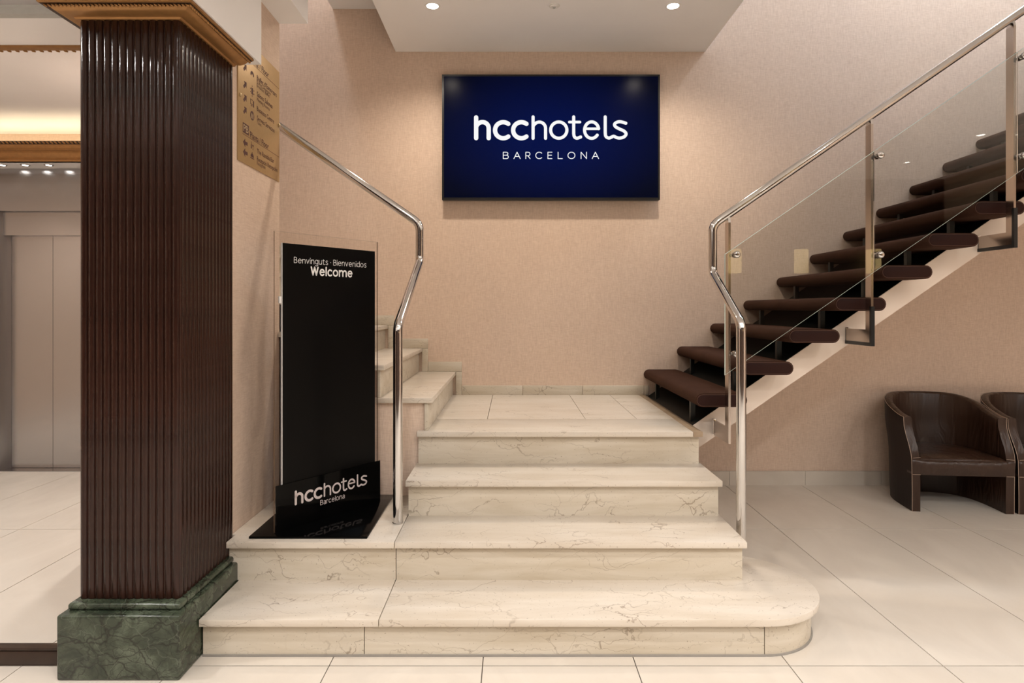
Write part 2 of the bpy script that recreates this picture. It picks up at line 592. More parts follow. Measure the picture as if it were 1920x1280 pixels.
# step 1
prism('riser', [(-1.15, 2.297), (-0.5515, 2.297), (-0.5515, 2.9), (-1.15, 2.9)], 'z', 0, STEP[0] - TT, M['marble_r'], st)
prism('riser', [(-0.5485, 2.297), (0.9385, 2.297), (0.9385, 2.845), (-0.5485, 2.845)], 'z', 0, STEP[0] - TT, M['marble_r'], st)
prism('riser', [(0.9415, 2.297)] + arc(0.9415, CYR, CYR - 2.297, -PI / 2, PI / 2, 40)[1:], 'z', 0, STEP[0] - TT, M['marble_r'], st, smooth=True)
prism('tread', [(-1.15, 2.265), (-0.4915, 2.265), (-0.4915, 2.9), (-1.15, 2.9)], 'z', STEP[0] - TT, STEP[0], M['marble'], st, bev=0.002)
prism('tread', [(-0.4885, 2.265), (0.94, 2.265)] + arc(0.94, CYR, 0.306, -PI / 2, PI / 2, 48)[1:] + [(-0.4885, 2.877)], 'z', STEP[0] - TT, STEP[0], M['marble'], st, bev=0.002)
prism('sealant_line', [(0.9415, 2.292)] + arc(0.9415, CYR, CYR - 2.291, -PI / 2, PI / 2, 40)[1:], 'z', 0.0, 0.006, M['sealant'], st, smooth=True)
box('sealant_line', -1.15, 0.9415, 2.291, 2.30, 0, 0.006, M['sealant'], st)
# step 2 (reaches left to the wall and forms the podium)
box('riser', -1.19, -0.4895, 2.597, 3.2, STEP[0], STEP[1] - TT, M['marble_r'], st)
box('riser', -0.4865, 0.969, 2.597, 3.2, STEP[0], STEP[1] - TT, M['marble_r'], st)
prism('tread', [(-1.19, 2.568), (-0.4915, 2.568), (-0.4915, 3.21), (-1.208, 3.21), (-1.208, 2.66), (-1.19, 2.66)], 'z', STEP[1] - TT, STEP[1], M['marble'], st, bev=0.002)
box('tread', -0.4885, XR, 2.568, 2.93, STEP[1] - TT, STEP[1], M['marble'], st, bev=0.002)
# step 3
box('riser', -0.486, 0.968, 2.897, 3.2, STEP[1], STEP[2] - TT, M['marble_r'], st)
box('tread', -0.4955, XR, 2.867, 3.24, STEP[2] - TT, STEP[2], M['marble'], st, bev=0.002)
# step 4 = landing
box('riser', -0.484, 0.966, 3.192, 3.5, STEP[2], STEP[3] - TT, M['marble_r'], st)
box('tread', -0.4885, 0.929, 3.163, 3.528, STEP[3] - TT, STEP[3], M['marble'], st, bev=0.002)
box('landing_base', -0.484, 0.966, 3.2, WY - 0.002, 0.0, STEP[3] - TT - 0.001, M['marble_r'], st)
for a, b in ((-0.445, -0.1425), (-0.1395, 0.4185), (0.4215, 0.7135), (0.7165, 0.929)):
    box('landing_tile', a, b, 3.531, WY - 0.003, STEP[3] - TT, STEP[3], M['marble'], st)
box('landing_edge', 0.9305, XR, 3.163, WY - 0.003, STEP[3] - TT, STEP[3], M['marble_edge'], st, bev=0.002)  # darker brown strip along the right side of the landing
# landing skirting
for a, b in ((-0.366, 0.077), (0.079, 0.515), (0.517, 0.965), (0.967, 1.0)):
    box('skirting', a, b, WY - 0.016, WY, STEP[3], STEP[3] + 0.068, M['marble_r'], st, bev=0.002)
# left flight
NX = [-0.412 - 0.2475 * k for k in range(7)]
side = bmesh.new()
for k in range(7):
    xk, zt = NX[k], STEP[3] + 0.17 * (k + 1)
    yf = 3.185 if k < 3 else 3.302
    xe = -1.2 if (k == 3) else xk - 0.2475
    if k < 3:
        box('tread', xk - 0.30, xk, 3.185, WY - 0.003, zt - TT, zt, M['marble'], st, bev=0.002)
        box('riser', xk - 0.042, xk - 0.022, 3.197, WY - 0.003, zt - 0.17, zt - TT, M['marble_r'], st, bev=0.0015)
        bm_box(side, xk - 0.042 - 0.2475, xk - 0.042, 3.212, WY - 0.004, 0.32 if False else 0.0, zt - TT - 0.001)
    else:
        box('tread', max(xk - 0.30, -2.098), xk, 3.302, WY - 0.003, zt - TT, zt, M['marble'], st)
        box('riser', xk - 0.042, xk - 0.022, 3.302, WY - 0.003, zt - 0.17, zt - TT, M['marble_r'], st)
    box('skirting', max(xk + 0.046 - 0.2475, -2.098), xk + 0.044, WY - 0.016, WY, zt, zt + 0.072, M['marble_r'], st, bev=0.002)
    box('skirting', xk + 0.001, xk + 0.044, WY - 0.016, WY, zt - 0.17 + (0.0 if k == 0 else 0.0), zt - 0.001, M['marble_r'], st, bev=0.002)
from_bm('side_panel', side, M['wall'], st)

# ---------------------------------------------------------------- fluted column
col = thing('column', (-1.375, 2.43, 0), 'dark brown reeded square column on a green marble plinth with gilded capital', 'column')
CX0, CX1, CY0, CY1 = -1.556, -1.193, 2.215, 2.64
Z0c, Z1c = 0.245, 2.333
box('shaft', CX0 + 0.006, CX1 - 0.006, CY0 + 0.006, CY1, Z0c - 0.02, Z1c + 0.02, M['reed'], col)
def reed_mesh(wd):
    n = 10
    dep = 0.0090
    prof = [(-wd / 2, 0.0)]
    for k in range(n + 1):
        a = PI - PI * k / n
        prof.append((0.43 * wd * math.cos(a), 0.003 + dep * math.sin(a) ** 0.9))
    prof.append((wd / 2, 0.0))
    nz = [0.0, 0.004, 0.010] + [0.4 + 0.4 * i for i in range(4)] + [Z1c - Z0c - 0.010, Z1c - Z0c - 0.004, Z1c - Z0c]
    verts, faces = [], []
    for i, z in enumerate(nz):
        s = 0.3 if i in (0, len(nz) - 1) else (0.8 if i in (1, len(nz) - 2) else 1.0)
        for p in prof:
            verts.append((p[0], -p[1] * s, z))
    m = len(prof)
    for i in range(len(nz) - 1):
        for k in range(m - 1):
            faces.append((i * m + k, i * m + k + 1, (i + 1) * m + k + 1, (i + 1) * m + k))
    faces.append(tuple(range(m)))
    faces.append(tuple(range((len(nz) - 1) * m, len(nz) * m)))
    me = bpy.data.meshes.new('reed')
    me.from_pydata(verts, [], faces)
    b = bmesh.new(); b.from_mesh(me); bmesh.ops.recalc_face_normals(b, faces=b.faces); b.to_mesh(me); b.free()
    me.shade_smooth(); me.set_sharp_from_angle(angle=math.radians(60))
    me.materials.append(M['reed'])
    return me
def reeds(p0, p1, count, rotz):
    wd = (Vector(p1) - Vector(p0)).length / count
    me = reed_mesh(wd)
    base = world_loc(col)
    for k in range(count):
        p = Vector(p0).lerp(Vector(p1), (k + 0.5) / count)
        link('reed', me, None, col, Vector((p.x, p.y, Z0c)) - base, (0, 0, rotz))
reeds((CX0 + 0.003, CY0 + 0.01), (CX1 - 0.003, CY0 + 0.01), 13, 0)
reeds((CX1 - 0.01, CY0 + 0.004), (CX1 - 0.01, CY1), 15, PI / 2)
reeds((CX0 + 0.01, CY1), (CX0 + 0.01, CY0 + 0.004), 15, -PI / 2)
pl = box('plinth', -1.583, -1.155, 2.142, 2.625, 0, 0.226, M['green'], col, bev=0.008, seg=3)
bm = bmesh.new(); bm_box(bm, -1.571, -1.172, 2.178, 2.632, 0.226, 0.25, 0.009, 4)
from_bm('plinth_moulding', bm, M['green'], col, smooth=True)
# capital: a mitred moulding on three sides
def sweep3(name, prof, mat, parent, y1=CY1 + 0.005):
    """prof = list of (out, z); path left-back, left-front, right-front, right-back."""
    verts, faces = [], []
    for o, z in prof:
        verts += [(CX0 - o, y1, z), (CX0 - o, CY0 - o, z), (CX1 + o, CY0 - o, z), (CX1 + o, y1, z)]
    n = len(prof)
    for i in range(n):
        j = (i + 1) % n
        for k in range(3):
            faces.append((i * 4 + k, i * 4 + k + 1, j * 4 + k + 1, j * 4 + k))
    faces.append(tuple(i * 4 for i in range(n)))
    faces.append(tuple(i * 4 + 3 for i in range(n)))
    return mesh(name, verts, faces, mat, parent, smooth=True, sharp=25)
capital = sweep3('capital', [(-0.02, 2.328), (0.006, 2.328), (0.010, 2.334), (0.016, 2.335), (0.024, 2.333), (0.034, 2.334), (0.044, 2.337), (0.054, 2.342),
                             (0.060, 2.347), (0.064, 2.349), (0.080, 2.351), (0.086, 2.353), (0.086, 2.361), (-0.02, 2.361)], M['gold'], col)
def beads(name, p0, p1, step, r, mat, parent, tilt, squash=(1.6, 0.7, 0.7)):
    """A rope of slanted beads between two points, one mesh."""
    p0, p1 = Vector(p0), Vector(p1)
    d = (p1 - p0)
    n = int(d.length / step)
    t = d.normalized()
    ang = math.atan2(t.y, t.x)
    bm = bmesh.new()
    for k in range(n):
        p = p0 + d * ((k + 0.5) / n)
        mtx = Matrix.Translation(p) @ Matrix.Rotation(ang, 4, 'Z') @ Matrix.Rotation(tilt, 4, 'Y') @ Matrix.Diagonal((r * squash[0], r * squash[1], r * squash[2], 1))
        bmesh.ops.create_icosphere(bm, subdivisions=1, radius=1.0, matrix=mtx)
    o = from_bm(name, bm, mat, parent, smooth=True, sharp=180)
    o['kind'] = 'stuff'
    return o
zr = 2.3455
sweep3('rope_shade', [(0.064, 2.3475), (0.080, 2.3495), (0.080, 2.353), (0.064, 2.351)], M['darkwood'], capital)  # dark strip painting the shade between the rope beads
beads('rope', (CX0 - 0.072, CY0 - 0.072, zr), (CX1 + 0.072, CY0 - 0.072, zr), 0.0135, 0.0078, M['gold'], capital, 0.6, (1.3, 0.8, 0.55))
beads('rope', (CX1 + 0.072, CY0 - 0.072, zr), (CX1 + 0.072, CY1, zr), 0.0135, 0.0078, M['gold'], capital, 0.6, (1.3, 0.8, 0.55))

# ---------------------------------------------------------------- lift with steel surround
lift = thing('lift', (-3.7, 4.95, 0), 'brushed steel lift doors and surround behind the column', 'lift')
LY, DY = 4.889, 4.99
box('jamb', -5.2, -4.10, LY, 5.05, 0, 2.0635, M['steel'], lift)
prism('jamb_return', [(-4.10, LY), (-4.045, DY + 0.005), (-4.045, 5.05), (-4.10, 5.05)], 'z', 0, 2.0635, M['steel'], lift)
box('jamb', -3.325, -2.62, LY, 5.05, 0, 2.0635, M['steel'], lift)
prism('jamb_return', [(-3.325, LY), (-3.38, DY + 0.005), (-3.38, 5.05), (-3.325, 5.05)], 'z', 0, 2.0635, M['steel'], lift)
box('header', -4.10, -3.325, 4.94, 5.05, 1.878, 2.0635, M['steel'], lift)
box('fascia', -5.2, -2.62, LY, 5.05, 2.066, 2.40, M['steel'], lift)
box('door', -4.044, -3.714, DY, 5.03, 0.006, 1.90, M['steel'], lift)
box('door', -3.711, -3.381, DY, 5.03, 0.006, 1.90, M['steel'], lift)
box('threshold', -4.10, -3.325, LY, 5.05, 0.0, 0.004, M['steel'], lift)

cor = thing('cornice', (-3.9, 4.75, 2.4), 'gilded rope-edged cornice over the lift', 'cornice')
box('soffit', LX, -2.62, 4.665, 5.05, 2.402, 2.47, M['white'], cor)
prism('moulding', [(4.70, 2.402), (4.662, 2.402), (4.657, 2.415), (4.664, 2.418), (4.662, 2.432), (4.645, 2.448), (4.638, 2.462), (4.638, 2.476), (4.645, 2.480), (4.643, 2.50),
                   (4.632, 2.512), (4.626, 2.52), (4.626, 2.548), (4.64, 2.552), (4.70, 2.552)], 'x', LX, -2.62, M['gold'], cor, smooth=True, sharp=25)
band = box('rope_shade_band', LX, -2.62, 4.6245, 4.63, 2.523, 2.546, M['darkwood'], cor)  # dark band painting the shade behind the cornice rope
beads('rope', (-4.4, 4.622, 2.5345), (-2.8, 4.622, 2.5345), 0.030, 0.0105, M['gold'], band, 0.6, (1.7, 0.6, 0.62))
cv = mesh('cove_light', [(LX, 4.78, 2.475), (-2.62, 4.78, 2.475), (-2.62, 4.84, 2.475), (LX, 4.84, 2.475), (LX, 4.78, 2.49), (-2.62, 4.78, 2.49), (-2.62, 4.84, 2.49), (LX, 4.84, 2.49)],
          [(0, 1, 2, 3), (4, 5, 6, 7), (0, 1, 5, 4), (1, 2, 6, 5), (2, 3, 7, 6), (3, 0, 4, 7)], M['cove'])
tag(cv, 'yellow light strip hidden behind the gilded cornice', 'cove light')
gt = thing('ceiling_trim', (-3.4, 3.2, 2.64), 'thin gilded rope trim along the white ceiling beam', 'trim')
prism('moulding', [(3.161, 2.630), (3.20, 2.629), (3.225, 2.640), (3.225, 2.68), (3.161, 2.72)], 'x', LX, -1.66, M['gold'], gt, smooth=True, sharp=25)
beads('rope', (-3.4, 3.216, 2.634), (-1.8, 3.216, 2.634), 0.042, 0.008, M['gold'], gt, 0.4, (2.0, 0.6, 0.8))

sill = thing('floor_sill', (-2.6, 2.25, 0), 'low dark brown wooden sill on the floor beside the green plinth', 'sill')
box('board', -4.6, -1.588, 2.233, 2.262, 0, 0.050, M['darkwood'], sill, bev=0.003)
box('top_bead', -4.6, -1.588, 2.236, 2.274, 0.052, 0.062, M['darkwood'], sill, bev=0.003)

# ---------------------------------------------------------------- handrails
RR = 0.0215
def rail_left():
    t = thing('handrail', (-0.518, 2.80, STEP[1]), 'bent polished steel handrail rising left above the marble steps', 'handrail')
    path = fillet([(-0.518, 2.80, STEP[1] + 0.002), (-0.518, 2.80, 1.214), (-0.487, 3.255, 1.5406), (-0.487, 3.255, 1.739), (-1.40, 3.255, 1.739 + 0.692 * (1.40 - 0.487))], [0.07, 0.06, 0.075])
    tube('rail_tube', path, RR, M['chrome'], t, n=24)
    lathe('base_collar', [(0.0225, 0.0), (0.0245, 0.001), (0.0245, 0.004), (0.0225, 0.005)], M['chrome'], t, 24, (-0.518, 2.80, STEP[1]))
    return t
rail_left()

bal = thing('glass_balustrade', (1.036, 2.79, 0.15), 'steel handrail with clear glass panels along the carpeted stairs', 'balustrade')
SL = 0.6905
RYR = 3.185
def rail_z(x):
    return 1.777 + SL * (x - 1.113)
path = fillet([(1.036, 2.79, 0.262), (1.036, 2.79, 1.226), (1.036, RYR, 1.478), (1.036, RYR, rail_z(1.036)), (3.9, RYR, rail_z(3.9))], [0.07, 0.06, 0.075])
tube('rail_tube', path, RR, M['chrome'], bal, n=24, round_start=True)
for i in range(4):
    px = 1.116 + 0.7315 * i
    zb = 0.598 + SL * 0.7315 * i
    zt = rail_z(px) - 0.045
    # the polished post: flat bar with an arm reaching back to the stair slab
    pts = [(3.165, zb), (3.41, zb), (3.41, zb + 0.08), (3.215, zb + 0.08), (3.215, zt), (3.165, zt)]
    po = prism('post', pts, 'x', px - 0.006, px + 0.006, M['steelfl'], bal)
    mesh('post_neck', [(px - 0.006, 3.165, zt), (px + 0.006, 3.165, zt), (px + 0.006, 3.215, zt), (px - 0.006, 3.215, zt),
                       (px - 0.006, 3.172, zt + 0.03), (px + 0.006, 3.172, zt + 0.03), (px + 0.006, 3.198, zt + 0.03), (px - 0.006, 3.198, zt + 0.03)],
         [(0, 1, 2, 3), (4, 5, 6, 7), (0, 1, 5, 4), (1, 2, 6, 5), (2, 3, 7, 6), (3, 0, 4, 7)], M['chrome'], po)
    if i > 0:
        prism('bracket', [(3.158, zb - 0.004), (3.408, zb - 0.004), (3.408, zb + 0.014), (3.174, zb + 0.014), (3.174, zb + 0.2), (3.158, zb + 0.2)], 'x', px - 0.009, px + 0.009, M['blackmetal'], po)  # black L-shaped piece along the lower post and arm
    box('wall_plate', px - 0.008, px + 0.008, 3.404, 3.412, zb - 0.004, zb + 0.086, M['chrome'], po)
    for zc in (1.567 + SL * 0.7315 * i, 1.061 + SL * 0.7315 * i):
        c = lathe('glass_clamp', [(0.010, 0.03), (0.010, 0.0), (0.017, -0.001), (0.018, -0.006), (0.018, -0.012), (0.014, -0.018), (0.006, -0.020)], M['chrome'], po, 20, (px + 0.026, 3.143, zc), 'y')
        lathe('clamp_arm', [(0.007, 0.0), (0.007, 0.022)], M['chrome'], po, 14, (px + 0.004, 3.176, zc), 'x')
        lathe('clamp_body', [(0.013, 0.0), (0.014, 0.002), (0.014, 0.022), (0.012, 0.026)], M['chrome'], po, 18, (px + 0.026, 3.153, zc), 'y')
def glass_panel(x0, x1):
    zb = lambda x: 0.952 + SL * (x - 1.085)
    zt = lambda x: 1.5695 + SL * (x - 1.085)
    y0, y1, yc, e = 3.143, 3.152, 3.1452, 0.0020
    def ring(y, q):
        return [(x0 + q, y, zb(x0 + q) + q * 1.2), (x1 - q, y, zb(x1 - q) + q * 1.2), (x1 - q, y, zt(x1 - q) - q * 1.2), (x0 + q, y, zt(x0 + q) - q * 1.2)]
    v = ring(y0, e) + ring(yc, 0) + ring(y1, 0)
    f = [(0, 1, 2, 3), (8, 9, 10, 11)]
    for a in (0, 4):
        f += [(a + k, a + (k + 1) % 4, a + 4 + (k + 1) % 4, a + 4 + k) for k in range(4)]
    o = mesh('glass_panel', v, f, M['glass'], bal)
    o.data.materials.append(M['glassedge'])
    for p in o.data.polygons:
        if abs(p.normal.y) < 0.9 and (abs(p.normal.z) > 0.3 or x0 < 1.1 and p.normal.x < -0.5):
            p.material_index = 1
glass_panel(1.085, 1.846)
glass_panel(1.850, 2.578)
glass_panel(2.582, 3.31)

# ---------------------------------------------------------------- carpeted open stairs on the right
cs = thing('carpeted_staircase', (1.1, 3.9, 0.5), 'floating staircase of brown carpeted treads on a beige inclined slab', 'staircase')
SP, RI = 0.2435, 0.1685
def pad_profile(x0, x1, zc, r, n=8):
    pts = []
    for k in range(n + 1):
        a = PI / 2 + PI * k / n
        pts.append((x0 + r + r * math.cos(a), zc + r * math.sin(a)))
    for k in range(n + 1):
        a = -PI / 2 + PI * k / n
        pts.append((x1 - r + r * math.cos(a), zc + r * math.sin(a)))
    return pts
YF, YB = 3.243, WY - 0.004
pad_me = None
def slab_top(x):            # top of the slab at the front face
    return 0.667 + SL * (x - 1.029)
for k in range(14):
    x0 = 0.966 + SP * k
    zt = STEP[3] + 0.186 + RI * k
    r = 0.036
    if pad_me is None:
        first = prism('tread', pad_profile(0, 0.27, -r, r), 'y', YF, YB, M['carpet'], cs, local=True, smooth=True, sharp=50, bev=0.0)
        pad_me = first.data
        o = first
        cap0 = prism('end_cap', pad_profile(0.008, 0.262, -r, r - 0.008), 'y', YF - 0.004, YF + 0.004, M['cap'], o, local=True, smooth=True, sharp=50, bev=0.0015)
        seam0 = mesh('stitching', *tube_geo([Vector((p[0], YF - 0.003, p[1])) for p in pad_profile(0.006, 0.264, -r, r - 0.006)] + [Vector((0.006 + r - 0.006, YF - 0.003, -0.006))], 0.0011, 6), M['stitch'], o, local=True)
    else:
        o = first.copy(); COL.objects.link(o)
        for ch in (cap0, seam0):
            c = ch.copy(); COL.objects.link(c); c.parent = o
    o.location = Vector((x0, 0, zt)) - world_loc(cs)
    # two stubs carrying each tread
    for ys in (3.49, 4.33):
        xs = x0 + 0.054
        box('support_stub', xs - 0.013, xs + 0.013, ys - 0.013, ys + 0.013, slab_top(xs) - 0.015, zt - 2 * r + 0.004, M['stub'], cs)
XS0, XS1 = 0.985, 4.6
sy0 = 3.41
slab_poly = [(XS0, slab_top(XS0) - 0.145), (XS1, slab_top(XS1) - 0.145), (XS1, slab_top(XS1)), (XS0, slab_top(XS0))]
prism('slab', slab_poly, 'y', sy0, WY - 0.003, M['slab'], cs)
prism('slab_covering', [(XS0, slab_top(XS0) + 0.0005), (XS1, slab_top(XS1) + 0.0005), (XS1, slab_top(XS1) + 0.004), (XS0, slab_top(XS0) + 0.004)], 'y', sy0 + 0.002, WY - 0.004, M['slabtop'], cs)
struct(box('floor_upper', 4.6, RX, 3.2, WY, 2.95, 3.1, M['white']))

# ---------------------------------------------------------------- stroke lettering
def catmull(pts, n=8, closed=False):
    out = []
    m = len(pts)
    rng = range(m) if closed else range(m - 1)
    for i in rng:
        if closed:
            p0, p1, p2, p3 = pts[(i - 1) % m], pts[i], pts[(i + 1) % m], pts[(i + 2) % m]
        else:
            p0, p1, p2, p3 = pts[max(i - 1, 0)], pts[i], pts[i + 1], pts[min(i + 2, m - 1)]
        for k in range(n):
            u = k / n
            out.append(tuple(0.5 * (2 * b + (c - a) * u + (2 * a - 5 * b + 4 * c - d) * u * u + (3 * b - a - 3 * c + d) * u ** 3) for a, b, c, d in zip(p0, p1, p2, p3)))
    if not closed:
        out.append(pts[-1])
    return out

def ell(cx, cy, rx, ry, a0, a1, n=28):
    return [(cx + rx * math.cos(math.radians(a0 + (a1 - a0) * k / n)), cy - ry * math.sin(math.radians(a0 + (a1 - a0) * k / n))) for k in range(n + 1)]

def ribbon(pts, wd, closed=False, nc=8):
    """Flat stroke with round ends: list of verts (x,y), faces."""
    P = [Vector((p[0], p[1])) for p in pts]
    Q = [P[0]]
    for p in P[1:]:
        if (p - Q[-1]).length > 1e-4:
            Q.append(p)
    if closed and (Q[0] - Q[-1]).length < 1e-4:
        Q.pop()
    P = Q
    h = wd / 2
    n = len(P)
    vs, fs = [], []
    for i in range(n):
        if closed:
            a, b = P[(i - 1) % n], P[(i + 1) % n]
        else:
            a, b = P[max(i - 1, 0)], P[min(i + 1, n - 1)]
        t = (b - a).normalized()
        nr = Vector((-t.y, t.x))
        vs += [P[i] + nr * h, P[i] - nr * h]
    rng = range(n) if closed else range(n - 1)
    for i in rng:
        j = (i + 1) % n
        fs.append((2 * i, 2 * i + 1, 2 * j + 1, 2 * j))
    if not closed:
        for e, (p, q) in enumerate(((P[0], P[1]), (P[-1], P[-2]))):
            t = (p - q).normalized()
            nr = Vector((-t.y, t.x))
            b0 = len(vs)
            for k in range(nc + 1):
                a = PI * k / nc
                vs.append(p + nr * (h * math.cos(a)) + t * (h * math.sin(a)))
            fs.append(tuple(range(b0, b0 + nc + 1)))
    return vs, fs

def logo_strokes():
    S = []
    B, L = 46, 33
    S.append(([(185, 113), (185, 332)], B, False))
    S.append(([(185, 205)] + ell(252, 228, 66, 66, 150, 0, 16) + [(318, 332)], B, False))
    for dx in (0, 192):
        S.append((ell(472 + dx, 248, 87, 85, 52, 308, 30), B, False))
    S.append(([(788, 107), (788, 334)], L, False))
    S.append(([(788, 200)] + ell(854, 228, 66, 66, 150, 0, 16) + [(920, 334)], L, False))
    S.append((ell(1060, 247, 86, 86, 0, 360, 40), L, True))
    S.append(([(1218, 107), (1218, 285)] + catmull([(1218, 285), (1226, 318), (1252, 333), (1292, 320)], 6)[1:], L, False))
    S.append(([(1172, 162), (1284, 162)], 28, False))
    S.append(([(1336, 233), (1480, 233)], 27, False))
    S.append((ell(1408, 247, 75, 87, 10, 322, 36), L, False))
    S.append(([(1552, 107), (1552, 270)] + catmull([(1552, 270), (1558, 312), (1588, 331), (1618, 322), (1642, 312), (1672, 326), (1708, 331), (1752, 318), (1773, 288),
                                                    (1752, 258), (1705, 236), (1662, 212), (1650, 186), (1672, 166), (1710, 158), (1770, 174)], 5)[1:], L, False))
    return S

def barcelona_strokes():
    S = []
    t, b, m, wd = 481, 549, 513, 8
    def add(p, closed=False):
        S.append((p, wd, closed))
    add([(472, t), (472, b)]); add([(472, t), (503, t)] + ell(503, 497, 18, 16, 90, -90, 10) + [(472, m)]); add([(472, m), (507, m)] + ell(507, 531, 19, 18, 90, -90, 10) + [(472, b)])
    for x0, x1 in ((585, 652), (1414, 1482)):
        xm = (x0 + x1) / 2
        add([(x0, b), (xm, t)]); add([(xm, t), (x1, b)]); add([(x0 + 13, 526), (x1 - 13, 526)])
    add([(711, t), (711, b)]); add([(711, t), (735, t)] + ell(735, 500, 20, 19, 90, -90, 10) + [(711, 519)]); add([(733, 519), (756, b)])
    add(ell(853, 515, 37, 34, 45, 315, 24))
    add([(945, t), (945, b)]); add([(945, t), (988, t)]); add([(945, m), (984, m)]); add([(945, b), (988, b)])
    add([(1053, t), (1053, b)]); add([(1053, b), (1098, b)])
    add(ell(1194, 515, 37, 34, 0, 360, 32), True)
    add([(1296, b), (1296, t)]); add([(1296, t), (1354, b)]); add([(1354, b), (1354, t)])
    return S

def lettering(name, strokes, fn, mat, parent):
    verts, faces = [], []
    for pts, wd, closed in strokes:
        v, f = ribbon(pts, wd, closed)
        b = len(verts)
        verts += [fn(p.x, p.y) for p in v]
        faces += [tuple(i + b for i in q) for q in f]
    me = bpy.data.meshes.new(name)
    off = world_loc(parent)
    me.from_pydata([tuple(Vector(v) - off) for v in verts], [], faces)
    return link(name, me, mat, parent)

def text(name, body, width, mat, parent, loc, rot, bold=0.0, align='LEFT', height=None, squeeze=None):
    """Built-in font text turned into a flat mesh, scaled to a width; loc is world."""
    cu = bpy.data.curves.new(name, 'FONT')
    cu.body = body
    cu.size = 1.0
    cu.offset = bold
    cu.resolution_u = 3
    o = bpy.data.objects.new(name, cu)
    COL.objects.link(o)
    dg = bpy.context.evaluated_depsgraph_get()
    me = bpy.data.meshes.new_from_object(o.evaluated_get(dg))
    bpy.data.objects.remove(o)
    bpy.data.curves.remove(cu)
    xs = [v.co.x for v in me.vertices]
    x0, x1 = min(xs), max(xs)
    s = width / (x1 - x0)
    sy = s
    if height is not None:
        ys = [v.co.y for v in me.vertices]
        sy = height / max(ys)
    dx = {'LEFT': x0, 'CENTER': (x0 + x1) / 2, 'RIGHT': x1}[align]
    for v in me.vertices:
        v.co = ((v.co.x - dx) * s, v.co.y * sy, 0)
    me.name = name
    me.materials.clear()
    return link(name, me, mat, parent, Vector(loc) - world_loc(parent), rot)

GL = {}
def _glyphs():
    E = lambda cx, cy, rx, ry, a0, a1, n=24: [(cx + rx * math.cos(math.radians(a0 + (a1 - a0) * k / n)), cy + ry * math.sin(math.radians(a0 + (a1 - a0) * k / n))) for k in range(n + 1)]
    C = lambda *p: catmull(list(p), 6)
    arch = lambda x: C((x, 0.55), (x + 0.17, 0.88), (x + 0.41, 1.0), (x + 0.65, 0.90), (x + 0.74, 0.6)) + [(x + 0.74, 0)]
    dot = lambda x, y: ([(x - 0.012, y), (x + 0.012, y)], 1.35)
    return {
        'e': ([([(0.04, 0.53), (0.86, 0.53)], 1), (E(0.45, 0.5, 0.42, 0.5, 4, 316), 1)], 0.87),
        'n': ([([(0, 0), (0, 1)], 1), (arch(0), 1)], 0.74),
        'm': ([([(0, 0), (0, 1)], 1), (arch(0), 1), (arch(0.74), 1)], 1.48),
        'v': ([([(0, 1), (0.38, 0)], 1), ([(0.38, 0), (0.76, 1)], 1)], 0.76),
        'i': ([([(0, 0), (0, 1)], 1), dot(0, 1.34)], 0.0),
        'l': ([([(0, 0), (0, 1.42)], 1)], 0.0),
        'g': ([(E(0.40, 0.52, 0.40, 0.48, 0, 360), 1), ([(0.80, 1), (0.80, -0.05)] + C((0.80, -0.05), (0.72, -0.34), (0.42, -0.44), (0.06, -0.36))[1:], 1)], 0.80),
        'u': ([([(0, 1), (0, 0.4)] + C((0, 0.4), (0.09, 0.1), (0.33, 0.0), (0.57, 0.12), (0.74, 0.45))[1:], 1), ([(0.74, 1), (0.74, 0)], 1)], 0.74),
        't': ([([(0.2, 1.26), (0.2, 0.3)] + C((0.2, 0.3), (0.26, 0.06), (0.42, 0.0), (0.56, 0.04))[1:], 1), ([(0, 1), (0.52, 1)], 1)], 0.54),
        's': ([(C((0.60, 0.90), (0.36, 1.0), (0.11, 0.90), (0.07, 0.72), (0.22, 0.57), (0.46, 0.45), (0.62, 0.28), (0.55, 0.08), (0.32, 0.0), (0.04, 0.09)), 1)], 0.64),
        'd': ([(E(0.41, 0.5, 0.41, 0.5, 0, 360), 1), ([(0.82, 0), (0.82, 1.42)], 1)], 0.82),
        'o': ([(E(0.45, 0.5, 0.45, 0.5, 0, 360), 1)], 0.90),
        'c': ([(E(0.43, 0.5, 0.43, 0.5, 48, 312), 1)], 0.72),
        'a': ([(C((0.08, 0.88), (0.32, 1.0), (0.57, 0.92), (0.66, 0.66)) + [(0.66, 0)], 1), (C((0.66, 0.57), (0.34, 0.53), (0.08, 0.42), (0.02, 0.22), (0.13, 0.04), (0.31, 0.0), (0.52, 0.09), (0.66, 0.32)), 1)], 0.66),
        'r': ([([(0, 0), (0, 1)], 1), (C((0, 0.55), (0.12, 0.86), (0.32, 1.0), (0.46, 0.98)), 1)], 0.44),
        'B': ([([(0, 0), (0, 1.34)], 1), ([(0, 1.34), (0.36, 1.34)] + C((0.36, 1.34), (0.64, 1.24), (0.71, 1.02), (0.62, 0.80), (0.36, 0.71))[1:] + [(0, 0.71)], 1),
               ([(0.36, 0.71)] + C((0.36, 0.71), (0.69, 0.61), (0.79, 0.36), (0.69, 0.10), (0.36, 0.0))[1:] + [(0, 0)], 1)], 0.78),
        'W': ([([(0, 1.34), (0.34, 0)], 1), ([(0.34, 0), (0.68, 1.34)], 1), ([(0.68, 1.34), (1.02, 0)], 1), ([(1.02, 0), (1.36, 1.34)], 1)], 1.36),
        '\u00b7': ([dot(0, 0.62)], 0.0),
    }
GL = _glyphs()
